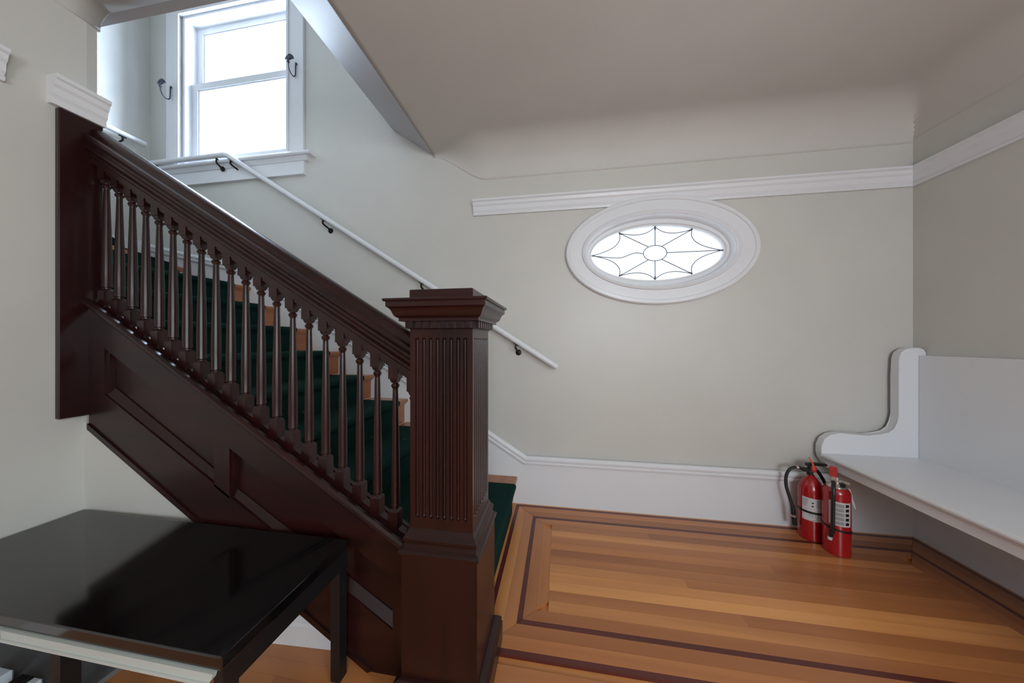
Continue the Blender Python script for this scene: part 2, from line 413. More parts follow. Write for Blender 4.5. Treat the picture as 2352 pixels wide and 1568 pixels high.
# ------------------------------------------------------------------ stair window
def frame(bm, x0, x1, z0, z1, wl, wr, wb, wt, ya, yb):
    box(bm, x0, x0+wl, ya, yb, z0, z1); box(bm, x1-wr, x1, ya, yb, z0, z1)
    box(bm, x0+wl, x1-wr, ya, yb, z0, z0+wb); box(bm, x0+wl, x1-wr, ya, yb, z1-wt, z1)
win = empty('window_1', None, None); tag(win, kind='structure')
bm = NB()
box(bm, -3.39, -3.255, FY-0.024, FY, 2.655, 4.09); box(bm, -2.165, -2.03, FY-0.024, FY, 2.655, 4.09); box(bm, -3.255, -2.165, FY-0.024, FY, 3.97, 4.09)
bevel(bm, 0.003, 1); obj('casing', bm, WHITE, win)
bm = NB(); frame(bm, -3.262, -2.158, 2.66, 3.99, 0.018, 0.018, 0.002, 0.018, FY-0.034, FY-0.0245); obj('stop_bead', bm, WHITE, win)
bm = NB(); frame(bm, WX0, WX1, WZ0, WZ1, 0.02, 0.02, 0.02, 0.02, FY-0.005, FY+0.158); obj('window_jamb', bm, WHITE, win)
bm = NB(); prism(bm, [(FY+0.05, 2.63), (FY-0.060, 2.63), (FY-0.068, 2.638), (FY-0.068, 2.648), (FY-0.060, 2.658), (FY+0.05, 2.662)], lambda p: (-3.47, p[0], p[1]), lambda p: (-1.935, p[0], p[1]))
prism(bm, [(FY, 2.60), (FY-0.028, 2.60), (FY-0.045, 2.63), (FY, 2.63)], lambda p: (-3.43, p[0], p[1]), lambda p: (-1.985, p[0], p[1]))
obj('window_sill', bm, WHITE, win)
bm = NB(); box(bm, -3.39, -2.025, FY-0.022, FY, 2.505, 2.60); box(bm, -3.39, -2.025, FY-0.028, FY, 2.493, 2.505); obj('apron', bm, WHITE, win)
def sash(nm, z0, z1, ya, wb, wt):
    b = NB(); frame(b, WX0+0.02, WX1-0.02, z0, z1, 0.062, 0.062, wb, wt, ya, ya+0.035)
    s = obj(nm, b, WHITE, win)
    b = NB(); frame(b, WX0+0.082, WX1-0.082, z0+wb, z1-wt, 0.012, 0.012, 0.012, 0.012, ya+0.008, ya+0.027); obj('glazing_bead', b, WHITE, s)
    b = NB(); box(b, WX0+0.084, WX1-0.084, ya+0.016, ya+0.020, z0+wb, z1-wt); obj('pane', b, GLASS, s)
sash('lower_sash', 2.68, 3.42, FY+0.045, 0.075, 0.052)
sash('upper_sash', 3.382, 3.95, FY+0.085, 0.052, 0.05)

# ------------------------------------------------------------------ oval window
ow = empty('window_2', None, None); tag(ow, kind='structure')
def oval_ring(nm, prof, m, parent):
    """prof: list of (semi-axis a, semi-axis b, y)"""
    b = NB(); rings = []; n = 96
    for a, c, yy in prof:
        rings.append([b.verts.new((OV[0]+a*math.cos(2*PI*i/n), yy, OV[1]+c*math.sin(2*PI*i/n))) for i in range(n)])
    k = len(rings)
    for r_ in range(k):
        p, q = rings[r_], rings[(r_+1) % k]
        for i in range(n): b.faces.new((p[i], p[(i+1) % n], q[(i+1) % n], q[i]))
    return obj(nm, b, m, parent, smooth=True)
A = 0.607; B = 0.362
oval_ring('casing', [(A, B, FY), (A, B, FY-0.022), (A-0.008, B-0.008, FY-0.032), (A-0.030, B-0.030, FY-0.034), (A-0.036, B-0.034, FY-0.028),
                     (0.500, 0.268, FY-0.028), (0.496, 0.264, FY-0.036), (0.484, 0.254, FY-0.040), (0.472, 0.243, FY-0.034), (0.468, 0.240, FY)], WHITE, ow)
oval_ring('window_frame', [(0.474, 0.2445, FY-0.02), (0.468, 0.238, FY-0.02), (0.460, 0.230, FY+0.03), (0.456, 0.226, FY+0.035), (0.440, 0.200, FY+0.037),
                     (0.436, 0.196, FY+0.045), (0.429, 0.187, FY+0.045), (0.426, 0.184, FY+0.055), (0.426, 0.184, FY+0.075), (0.474, 0.2445, FY+0.075)], WHITE, ow)
b = NB(); prism_y(b, ellipse(OV[0], OV[1], 0.430, 0.188, 96), FY+0.060, FY+0.064); obj('pane', b, GLASS, ow)
yl = FY+0.0565; ea, eb = 0.424, 0.182
ang = [-PI/2+2*PI*k/8 for k in range(8)]
# spoke ends measured around the oval (wide ones towards the tips)
tips = [(0.0, -1.0), (0.56, -0.83), (1.0, 0.0), (0.56, 0.83), (0.0, 1.0), (-0.56, 0.83), (-1.0, 0.0), (-0.56, -0.83)]
T = [(OV[0]+tx*ea, OV[1]+tz*eb) for tx, tz in tips]
for k, ((tx, tz), (ux, uz)) in enumerate(zip(T, tips)):
    b = NB(); s = (OV[0]+ux*0.076*1.0, OV[1]+uz*0.052)
    L = math.hypot(ux*0.5, uz*0.75) or 1
    s = (OV[0]+0.076*ux/math.hypot(ux, uz), OV[1]+0.053*uz/math.hypot(ux, uz))
    if k == 6:
        pth = bez([(s[0], yl, s[1]), (s[0]-0.06, yl, s[1]+0.006), (s[0]-0.15, yl, s[1]-0.022), (s[0]-0.24, yl, s[1]-0.016), (tx, yl, tz)], 6)
    else: pth = [(s[0], yl, s[1]), (tx, yl, tz)]
    tube(b, pth, 0.0026, 6); obj('came', b, LEAD, ow)
    b = NB(); dx, dz = s[0]-tx, s[1]-tz; L = math.hypot(dx, dz)
    tube(b, [(tx, yl, tz), (tx+dx/L*0.022, yl, tz+dz/L*0.022)], 0.0052, 6); obj('solder_joint', b, LEAD, ow)
for k in range(8):
    (ax, az), (bx, bz) = T[k], T[(k+1) % 8]
    mx_, mz_ = (ax+bx)/2, (az+bz)/2
    # arc sagging towards the centre
    q = (mx_+(OV[0]-mx_)*0.20, mz_+(OV[1]-mz_)*0.20)
    pth = []
    for j in range(17):
        t = j/16; c1 = (2*q[0]-mx_, 2*q[1]-mz_)
        pth.append(((1-t)**2*ax+2*t*(1-t)*c1[0]+t*t*bx, yl, (1-t)**2*az+2*t*(1-t)*c1[1]+t*t*bz))
    b = NB(); tube(b, pth, 0.0025, 6); obj('came', b, LEAD, ow)
b = NB(); pe = [(p[0], yl, p[1]) for p in ellipse(OV[0], OV[1], 0.076, 0.053, 40)]; tube(b, pe+[pe[0]], 0.0026, 6, cap=False); obj('came_ring', b, LEAD, ow)

# rear window, added unseen behind the camera to light the room
rw = empty('window_added_rear', None, None); tag(rw, kind='structure')
b = NB(); frame(b, 0.3, 1.6, 0.9, 2.2, 0.05, 0.05, 0.05, 0.05, RY-0.10, RY-0.02); box(b, 0.93, 0.97, RY-0.09, RY-0.03, 0.95, 2.15); obj('window_frame', b, WHITE, rw)
b = NB(); frame(b, 0.2, 1.7, 0.8, 2.3, 0.1, 0.1, 0.1, 0.1, RY+0.0005, RY+0.02); obj('casing', b, WHITE, rw)
b = NB(); box(b, 0.35, 1.6-0.05, RY-0.062, RY-0.058, 0.95, 2.15); obj('pane', b, GLASS, rw)

sw = empty('window_added_side', None, None); tag(sw, kind='structure')  # unseen right-wall window, added to brighten the left wall
def frame_x(b, y0, y1, z0, z1, t, xa, xb):
    box(b, xa, xb, y0, y0+t, z0, z1); box(b, xa, xb, y1-t, y1, z0, z1); box(b, xa, xb, y0+t, y1-t, z0, z0+t); box(b, xa, xb, y0+t, y1-t, z1-t, z1)
b = NB(); frame_x(b, -1.65, -0.65, 1.0, 2.0, 0.05, RX+0.02, RX+0.08); obj('window_frame', b, WHITE, sw)
b = NB(); frame_x(b, -1.74, -0.56, 0.91, 2.05, 0.09, RX-0.02, RX-0.0005); obj('casing', b, WHITE, sw)
b = NB(); box(b, RX+0.048, RX+0.052, -1.60, -0.70, 1.05, 1.95); obj('pane', b, GLASS, sw)

# ------------------------------------------------------------------ staircase
TRX0, RUN, RISE = -0.294, 0.278, 0.1765
def tz(n): return 0.190+RISE*(n-1)
def nx(n): return TRX0-RUN*(n-1)
YA, YB = 1.036, FY-0.023
stc = empty('staircase', 'straight flight of orange wooden stairs with winders rising along the far wall', 'staircase', loc=(-0.3, 1.55, 0))
stc_off = Vector((0.3, -1.55, 0))
def sp(o): o.location = stc_off; return o       # keep world coordinates below the empty
def tread_profile(nxv, z, back):
    return [(back, z), (nxv-0.008, z), (nxv-0.002, z-0.005), (nxv, z-0.014), (nxv-0.002, z-0.022), (nxv-0.008, z-0.028),
            (nxv-0.014, z-0.028), (nxv-0.017, z-0.036), (nxv-0.026, z-0.044), (nxv-0.030, z-0.044), (nxv-0.030, z-0.029), (back, z-0.029)]
for n in range(1, 10):
    x, z = nx(n), tz(n)
    b = NB(); prism_y(b, tread_profile(x, z, x-RUN-0.02 if n < 9 else x-0.02), YA, YB); sp(obj('tread', b, TREAD, stc))
    b = NB(); box(b, x-0.048, x-0.030, YA, YB, max(-0.01, z-RISE+0.0005), z-0.0295); sp(obj('riser', b, TREAD, stc))
# winders round the pivot
PV = (-2.62, 1.06)
ends = [(nx(9)-0.018, YB), (-3.19, YB), (SX+0.005, 1.95), (SX+0.005, 1.30), (SX+0.005, 1.0)]
def wpoly(a, c, extra=None): return [PV, a]+(extra or [])+[c]
W9 = [(nx(9)-0.018, YA), (nx(9)-0.018, YB), (-3.21, YB), (PV[0]-0.02, YA)]
W10 = [(PV[0], YA), (-3.19, YB), (SX+0.005, YB), (SX+0.005, 1.93)]
W11 = [(PV[0], YA-0.02), (SX+0.005, 1.95), (SX+0.005, 1.28)]
W12 = [(PV[0], 1.0), (SX+0.005, 1.30), (SX+0.005, 0.2), (PV[0], 0.2)]
for n, poly in ((9, W9), (10, W10), (11, W11), (12, W12)):
    b = NB(); prism_z(b, poly, tz(n)-0.028, tz(n)-(0.0006 if n == 9 else 0)); sp(obj('winder_tread', b, TREAD, stc))
    if n > 9:
        (ax, ay), (bx, by) = poly[0], poly[1]
        d = Vector((bx-ax, by-ay, 0)).normalized(); nrm = Vector((d.y, -d.x, 0))
        if nrm.x < 0 and n == 10: nrm = -nrm
        b = NB(); q = [(ax-nrm.x*0.03, ay-nrm.y*0.03), (bx-nrm.x*0.03, by-nrm.y*0.03), (bx-nrm.x*0.045, by-nrm.y*0.045), (ax-nrm.x*0.045, ay-nrm.y*0.045)]
        prism_z(b, q, tz(n)-RISE, tz(n)-0.0285); sp(obj('winder_riser', b, TREAD, stc))
# upper skirt on the stair hall wall
b = NB(); box(b, SX, SX+0.02, -1.5, FY-0.023, 1.6, 2.02); tag(obj('baseboard_stair_hall', b, WHITE), kind='structure')

# carpet runner
RYA, RYB = 1.155, 1.985
cz = 0.009
b = NB()
top = []
for n in range(1, 10):
    x, z = nx(n), tz(n)
    zl = tz(n-1)+cz if n > 1 else 0.001
    top += [(x-0.028+cz, zl), (x-0.027+cz, z-0.050), (x-0.006, z-0.034), (x+cz-0.002, z-0.022), (x+cz, z-0.010), (x+cz-0.003, z+0.002), (x-0.004, z+cz), (x-0.014, z+cz)]
top += [(nx(9)-0.06, tz(9)+cz)]
bot = []
for (px, pz) in top:
    bot.append((px-cz*0.8, pz-cz*0.75))
bot[0] = (top[0][0]-cz*0.8, 0.0005)
ra = [b.verts.new((p[0], RYA, p[1])) for p in top]; rb = [b.verts.new((p[0], RYB, p[1])) for p in top]
rc = [b.verts.new((p[0], RYA, p[1])) for p in bot]; rd = [b.verts.new((p[0], RYB, p[1])) for p in bot]
for i in range(len(top)-1):
    b.faces.new((ra[i], rb[i], rb[i+1], ra[i+1])); b.faces.new((rc[i], rc[i+1], rd[i+1], rd[i]))
    b.faces.new((ra[i], ra[i+1], rc[i+1], rc[i])); b.faces.new((rb[i], rd[i], rd[i+1], rb[i+1]))
b.faces.new((ra[0], rc[0], rd[0], rb[0])); b.faces.new((ra[-1], rb[-1], rd[-1], rc[-1]))
def shrink(poly, k):
    cx = sum(p[0] for p in poly)/len(poly); cy = sum(p[1] for p in poly)/len(poly)
    return [(cx+(p[0]-cx)*k, cy+(p[1]-cy)*k) for p in poly]
C10 = [(-2.75, 1.20), (-3.155, 1.985), (SX+0.06, 2.07), (SX+0.06, 1.93), (-2.80, 1.18)]
C11 = [(-2.82, 1.14), (SX+0.04, 1.90), (SX+0.04, 1.28), (-2.84, 1.04)]
C9 = [(nx(9)-0.05, RYA), (nx(9)-0.05, RYB), (-3.14, RYB), (-2.72, RYA)]
C12 = [(-2.84, 1.01), (SX+0.04, 1.27), (SX+0.04, 0.25), (-2.84, 0.25)]
runner = obj('stair_runner', b, CARPET)
tag(runner, 'dark green carpet runner with small leaf sprigs laid down the stairs', 'carpet')
for n, poly in ((9, C9), (10, C10), (11, C11), (12, C12)):
    q = NB(); prism_z(q, poly, tz(n)+0.0005, tz(n)+cz)
    if n > 9:
        # carpet falling over the winder's nosing
        (ax, ay), (bx, by) = poly[0], poly[1]
        d = Vector((bx-ax, by-ay, 0)).normalized(); nr = Vector((-d.y, d.x, 0))
        if n == 10 and nr.x < 0: nr = -nr
        if n > 10 and nr.y < 0: nr = -nr
        o1, o2 = 0.024, 0.034
        prism_z(q, [(ax+nr.x*o1, ay+nr.y*o1), (bx+nr.x*o1, by+nr.y*o1), (bx+nr.x*o2, by+nr.y*o2), (ax+nr.x*o2, ay+nr.y*o2)], tz(n-1)+cz, tz(n)+cz)
        prism_z(q, [(ax, ay), (bx, by), (bx+nr.x*o2, by+nr.y*o2), (ax+nr.x*o2, ay+nr.y*o2)], tz(n)+0.0005, tz(n)+cz)
    obj('winder_carpet', q, CARPET, runner)

# ------------------------------------------------------------------ outer stringer (side panelling)
SF = 0.957                # front face
b = NB()
XL, XR = -1.928, -0.488
g = lambda x, t: stop(x)*(1-t)+sbot(x)*t
# recessed back board
prism_y(b, [(XL, stop(XL)-0.02), (XR, stop(XR)-0.02), (XR, 0.0), (-0.64, 0.0), (XL, sbot(XL)+0.01)], SF+0.026, 1.030)
strg = sp(obj('side_panelling', b, MAHX, stc))
tag(strg, 'dark mahogany panelled side of the stairs')
def sl(x): return (x, )
TR, BR = 0.150, 0.185      # rail heights (vertical)
b = NB(); prism_y(b, [(XL, stop(XL)-0.02), (XR, stop(XR)-0.02), (XR, stop(XR)-TR), (XL, stop(XL)-TR)], SF, SF+0.0259); sp(obj('top_rail', b, MAHX, strg)).location = (0, 0, 0)
b = NB(); prism_y(b, [(XL, sbot(XL)+BR), (-0.567, sbot(-0.567)+BR+0.02), (-0.567, 0.0), (-0.645, 0.0), (XL, sbot(XL))], SF, SF+0.0259); obj('bottom_rail', b, MAHX, strg)
for xa, xb in ((XL, -1.845), (-1.305, -1.235), (-0.567, XR)):
    b = NB(); prism_y(b, [(xa, stop(xa)-TR-0.0005), (xb, stop(xb)-TR-0.0005), (xb, max(0, sbot(xb)+(BR if xb < -0.6 else 0))+0.0005), (xa, max(0, sbot(xa)+(BR if xb < -0.6 else 0))+0.0005)], SF, SF+0.0259); obj('stile', b, MAHZ, strg)
for xa, xb in ((-1.845, -1.305), (-1.235, -0.567)):     # bevelled bead round each recessed panel
    b = NB()
    t0, t1 = stop(xa)-TR, stop(xb)-TR; u0, u1 = sbot(xa)+BR, sbot(xb)+BR+(0.02 if xb > -0.6 else 0)
    w_ = 0.036
    prism(b, [(xa, u0), (xb, u1), (xb, u1+w_), (xa, u0+w_)], lambda p: (p[0], SF+0.005 if abs(p[1]-(u0 if p[0] == xa else u1)) < 1e-6 else SF+0.022, p[1]), lambda p: (p[0], SF+0.0255, p[1]))
    prism_y(b, [(xa, t0), (xb, t1), (xb, t1-0.012), (xa, t0-0.012)], SF+0.010, SF+0.0255)
    prism_y(b, [(xa, t0), (xa+0.010, t0-0.006), (xa+0.010, u0+0.006), (xa, u0)], SF+0.010, SF+0.0255)
    obj('panel_moulding', b, MAHX, strg)
# lower edge moulding
b = NB(); prism_y(b, [(XL, sbot(XL)-0.012), (XL, sbot(XL)+0.012), (-0.64, sbot(-0.64)+0.012), (-0.66, 0)], SF-0.006, 1.032); obj('edge_moulding', b, MAHX, strg)
# cap moulding on the stringer (shoe)
sn = Vector((-1, 0, ST)).normalized()
b = NB()
cp = [(-0.048, -0.018), (-0.054, -0.010), (-0.052, 0.000), (-0.044, 0.006), (-0.034, 0.006), (-0.028, 0.002), (-0.026, -0.004), (0.026, -0.004), (0.030, 0.004), (0.044, 0.004), (0.048, -0.018)]
yc = 0.992
P0 = Vector((XR+0.01, yc, stop(XR+0.01))); P1 = Vector((XL, yc, stop(XL)))
nrm = Vector((ST, 0, 1)).normalized()
def slant(b, prof, p0, p1):
    r0 = [b.verts.new(p0+Vector((0, a, 0))+Vector((0, 0, c))*1.17) for a, c in prof]
    r1 = [b.verts.new(p1+Vector((0, a, 0))+Vector((0, 0, c))*1.17) for a, c in prof]
    k = len(prof)
    for j in range(k): b.faces.new((r0[j], r0[(j+1) % k], r1[(j+1) % k], r1[j]))
    b.faces.new(r0[::-1]); b.faces.new(r1)
slant(b, cp, P0, P1); obj('shoe_moulding', b, MAHX, strg)

# ------------------------------------------------------------------ balustrade
bal = empty('balustrade', 'dark mahogany stair balustrade with moulded handrail and turned balusters', 'balustrade', loc=(-1.2, 0.99, 0.9))
bo = Vector((1.2, -0.99, -0.9))
RS = 0.612
def rbot(x): return 1.034+RS*(-0.523-x)
hp = [(-0.026, 0), (0.026, 0), (0.026, 0.020), (0.032, 0.026), (0.032, 0.034), (0.046, 0.050), (0.046, 0.056), (0.040, 0.062), (0.040, 0.070), (0.050, 0.076), (0.055, 0.086), (0.052, 0.096), (0.042, 0.100),
      (0.034, 0.098), (0.031, 0.102), (0.030, 0.116), (0.022, 0.126), (0.010, 0.131), (-0.010, 0.131), (-0.022, 0.126), (-0.030, 0.116), (-0.031, 0.102), (-0.034, 0.098),
      (-0.042, 0.100), (-0.052, 0.096), (-0.055, 0.086), (-0.050, 0.076), (-0.040, 0.070), (-0.040, 0.062), (-0.046, 0.056), (-0.046, 0.050), (-0.032, 0.034), (-0.032, 0.026), (-0.026, 0.020)]
b = NB(); slant(b, hp, Vector((-0.470, yc, rbot(-0.470))), Vector((-1.928, yc, rbot(-1.928))))
o = obj('handrail', b, MAHX, bal, smooth=True); o.location = bo
def sq(b, s0, s1, z0, z1, ch=0.0):
    a = [b.verts.new((x*s0, y_*s0, z0)) for x, y_ in ((-1, -1), (1, -1), (1, 1), (-1, 1))]
    c = [b.verts.new((x*s1, y_*s1, z1)) for x, y_ in ((-1, -1), (1, -1), (1, 1), (-1, 1))]
    b.faces.new(a[::-1]); b.faces.new(c)
    for i in range(4): b.faces.new((a[i], a[(i+1) % 4], c[(i+1) % 4], c[i]))
def baluster_mesh():
    b = NB(); h = 0.0175
    sq(b, h, h, -0.008, 0.062); sq(b, h, 0.010, 0.062, 0.072)
    lathe(b, [(0.013, 0.070), (0.013, 0.076), (0.0165, 0.079), (0.0165, 0.083), (0.0155, 0.090), (0.0158, 0.14), (0.0150, 0.22), (0.0130, 0.32), (0.0104, 0.42), (0.0090, 0.490),
              (0.0088, 0.494), (0.0125, 0.500), (0.0145, 0.505), (0.0125, 0.510), (0.0090, 0.514), (0.0100, 0.520)], seg=14)
    sq(b, 0.0095, h*0.72, 0.516, 0.524); sq(b, h*0.72, h*0.80, 0.524, 0.530); sq(b, h, h, 0.530, 0.604)
    return b
first = None
NBAL = 22
for k in range(NBAL):
    x = -0.5075-0.0696*k
    if first is None:
        first = obj('baluster', baluster_mesh(), MAHZ, bal, smooth=True); o = first
    else:
        o = first.copy(); COL.objects.link(o); o.parent = bal
    o.location = bo+Vector((x, yc, stop(x)-0.003))
# fillets between the baluster feet and heads
for top_ in (False, True):
    ff = None
    for k in range(NBAL-1):
        xa = -0.5075-0.0696*k-0.0180; xb = xa-0.0336
        if ff is None:
            b = NB()
            z_ = (lambda x: ST*(-x)) if not top_ else (lambda x: RS*(-x))
            if top_: prism_y(b, [(0, z_(0)-0.014), (-0.0336, z_(-0.0336)-0.014), (-0.0336, z_(-0.0336)+0.002), (0, z_(0)+0.002)], -0.014, 0.014)
            else: prism_y(b, [(0, -0.012), (-0.0336, z_(-0.0336)-0.012), (-0.0336, z_(-0.0336)+0.010), (0, 0.010)], -0.014, 0.014)
            ff = obj('fillet', b, MAHX, bal); o = ff
        else:
            o = ff.copy(); COL.objects.link(o); o.parent = bal
        o.location = bo+Vector((xa, yc, (rbot(xa) if top_ else stop(xa)+0.002)))

# dark pilaster on the left wall end where the balustrade dies into it
b = NB(); box(b, LX+0.0005, -1.928, 0.881, 0.998, 0.845, 2.065); bevel(b, 0.003, 1)
pil = obj('wall_pilaster', b, MAHZ); tag(pil, 'dark mahogany pilaster board on left wall at the head of the handrail', 'pilaster')
b = NB(); sweep(b, [(LX-0.0, 0.862, 2.068), (LX-0.0, 1.004, 2.068)], [(0, 0), (0.024, 0), (0.028, 0.014), (0.024, 0.022), (0.034, 0.036), (0.036, 0.060), (0.044, 0.070), (0.048, 0.088), (0.056, 0.094), (0.056, 0.108), (0, 0.108)])
tag(obj('trim_7', b, WHITE), kind='structure')

# ------------------------------------------------------------------ newel post
NX, NY = -0.366, 0.995
nw = empty('newel_post', 'square fluted mahogany newel post with dentil capital at the foot of the stairs', 'post', loc=(NX, NY, 0))
def sqprof(b, prof, n=4):
    """square 'lathe': prof (half width, z)"""
    rings = [[b.verts.new((sx*h, sy*h, z)) for sx, sy in ((-1, -1), (1, -1), (1, 1), (-1, 1))] for h, z in prof]
    for i in range(len(rings)-1):
        for j in range(4): b.faces.new((rings[i][j], rings[i][(j+1) % 4], rings[i+1][(j+1) % 4], rings[i+1][j]))
    b.faces.new(rings[0][::-1]); b.faces.new(rings[-1])
    return b
b = NB(); sqprof(b, [(0.122, 0), (0.122, 0.49)]); obj('plinth', b, MAHZ, nw)
b = NB(); sqprof(b, [(0.1225, 0), (0.148, 0), (0.148, 0.070), (0.144, 0.078), (0.146, 0.086), (0.140, 0.096), (0.130, 0.102), (0.1225, 0.104)]); obj('foot_moulding', b, MAHX, nw)
b = NB(); sqprof(b, [(0.120, 0.486), (0.127, 0.488), (0.130, 0.495), (0.127, 0.502), (0.118, 0.508), (0.116, 0.516), (0.1155, 0.522), (0.119, 0.526), (0.119, 0.534), (0.115, 0.540), (0.110, 0.546), (0.106, 0.556), (0.1025, 0.560)]); obj('base_moulding', b, MAHX, nw)
# fluted shaft
H = 0.1025; SZ0, SZ1 = 0.540, 1.205
def shaft():
    b = NB(); nf = 8; pitch = 0.0225; fw = 0.0064; z0, z1 = 0.600, 1.155
    us = [-H]
    for i in range(nf):
        c = (i-(nf-1)/2)*pitch
        us += [c+fw*math.sin(t) for t in [-PI/2+PI*k/8 for k in range(9)]]
    us.append(H)
    zs = [SZ0, z0-fw-0.001]+[z0-fw*math.cos(PI/2*k/7) for k in range(8)]+[z0+0.002]+[z1+fw*math.sin(PI/2*k/7) for k in range(8)]+[z1+fw+0.001, SZ1]
    def dep(u, z):
        i = round(u/pitch+(nf-1)/2); i = min(nf-1, max(0, i)); c = (i-(nf-1)/2)*pitch
        if z < z0: d = math.hypot(u-c, z-z0)
        elif z > z1: d = math.hypot(u-c, z-z1)
        else: d = abs(u-c)
        return math.sqrt(max(0, 1-(d/fw)**2))*0.0085
    for f in range(4):
        ca, sa = [(1, 0), (0, 1), (-1, 0), (0, -1)][f]
        G = []
        for u in us:
            col = []
            for z in zs:
                y_ = -H+dep(u, z); col.append(b.verts.new((u*ca-y_*sa, u*sa+y_*ca, z)))
            G.append(col)
        for i in range(len(us)-1):
            for j in range(len(zs)-1): b.faces.new((G[i][j], G[i+1][j], G[i+1][j+1], G[i][j+1]))
    bmesh.ops.remove_doubles(b, verts=b.verts, dist=1e-6)
    return b
obj('shaft', shaft(), MAHZ, nw, smooth=True)
b = NB(); sqprof(b, [(0.104, 1.1885), (0.108, 1.1905), (0.108, 1.2135)]); obj('neck_band', b, MAHX, nw)
df = None
for f in range(4):
    for i in range(8):
        u = (i-3.5)*0.0262; z = 1.192
        if df is None:
            q = NB(); box(q, -0.0078, 0.0078, -0.0125, 0, 0, 0.0205); df = obj('dentil', q, MAHZ, nw); o = df
        else: o = df.copy(); COL.objects.link(o); o.parent = nw
        a = f*PI/2; yy = -0.1085; o.rotation_euler = (0, 0, a)
        o.location = (u*math.cos(a)-yy*math.sin(a), u*math.sin(a)+yy*math.cos(a), z)
b = NB(); sqprof(b, [(0.110, 1.2130), (0.1275, 1.2130), (0.1275, 1.2215), (0.1295, 1.2225)]+
                 [(0.1295+0.026*(1-math.cos(t)) if t < PI/2 else 0.0, 0) for t in []]+
                 [(0.130, 1.2235), (0.134, 1.2255), (0.1385, 1.2300), (0.1415, 1.2370), (0.1440, 1.2440), (0.1475, 1.2500), (0.1520, 1.2540), (0.1555, 1.2560), (0.1555, 1.2710), (0.1600, 1.2715), (0.1625, 1.2745), (0.1625, 1.2790), (0.1600, 1.2810), (0.110, 1.2830)])
obj('capital', b, MAHX, nw)
b = NB(); sqprof(b, [(0.1040, 1.2815), (0.1040, 1.3120), (0.1010, 1.3150)]); obj('cap_block', b, MAHX, nw)

# ------------------------------------------------------------------ wall handrails
def bracket(parent, base, arm_top, wallnormal):
    """wall rosette + curved arm + saddle"""
    b = NB(); bx_, by_, bz_ = base; n_ = Vector(wallnormal)
    P = Vector(base); Q = Vector(arm_top)
    tube(b, [P+n_*0.0005, P+n_*0.006, P+n_*0.010], [0.022, 0.020, 0.010], 12)
    tube(b, bez([P+n_*0.008, P+n_*0.022+Vector((0, 0, 0.010)), Q+Vector((0, 0, -0.030)), Q], 6), [0.0075]*6+[0.0065]*13, 8)
    d = Vector((-0.85, 0, 0.53)) if abs(n_.y) > 0.5 else Vector((0, 1, 0))
    tube(b, [Q-d*0.022+Vector((0, 0, 0.001)), Q+d*0.022+Vector((0, 0, 0.001))], [0.006, 0.006], 6)
    return obj('bracket', b, IRON, parent, smooth=True)
hr = empty('wall_handrail', 'round white handrail on dark brackets rising up the far wall', 'handrail', loc=(-1.3, 2.06, 1.7)); ho = Vector((1.3, -2.06, -1.7))
hz = lambda x: 0.975+0.636*(-0.015-x)
b = NB()
tube(b, bez([(-0.015, 2.07, hz(-0.015)), (-1.4, 2.07, hz(-1.4)), (-2.62, 2.07, hz(-2.62))], 8)+[Vector((-2.68, 2.07, 2.672)), Vector((-2.72, 2.07, 2.682)), Vector((-3.50, 2.07, 2.682))], 0.0205, 16)
o = obj('rail', b, WHITE, hr, smooth=True); o.location = ho
for x in (-0.30, -1.0, -1.81, -2.66):
    o = bracket(hr, (x+0.01, FY, hz(x)-0.085), (x, 2.072, hz(x)-0.024), (0, -1, 0)); o.location = ho
for x in (-2.80, -3.42):
    o = bracket(hr, (x+0.01, FY-0.029, 2.682-0.085), (x, 2.072, 2.658), (0, -1, 0)); o.location = ho
h2 = empty('upper_handrail', 'short white handrail on the stair hall wall above the pilaster', 'handrail', loc=(-3.53, 1.2, 2.85)); h2o = Vector((3.53, -1.2, -2.85))
b = NB(); tube(b, [(SX+0.07, 2.065, 2.85), (SX+0.07, 0.4, 2.85)], 0.0205, 16); o = obj('rail', b, WHITE, h2, smooth=True); o.location = h2o
for y_ in (1.93, 1.0):
    o = bracket(h2, (SX, y_-0.01, 2.765), (SX+0.068, y_, 2.826), (1, 0, 0)); o.location = h2o

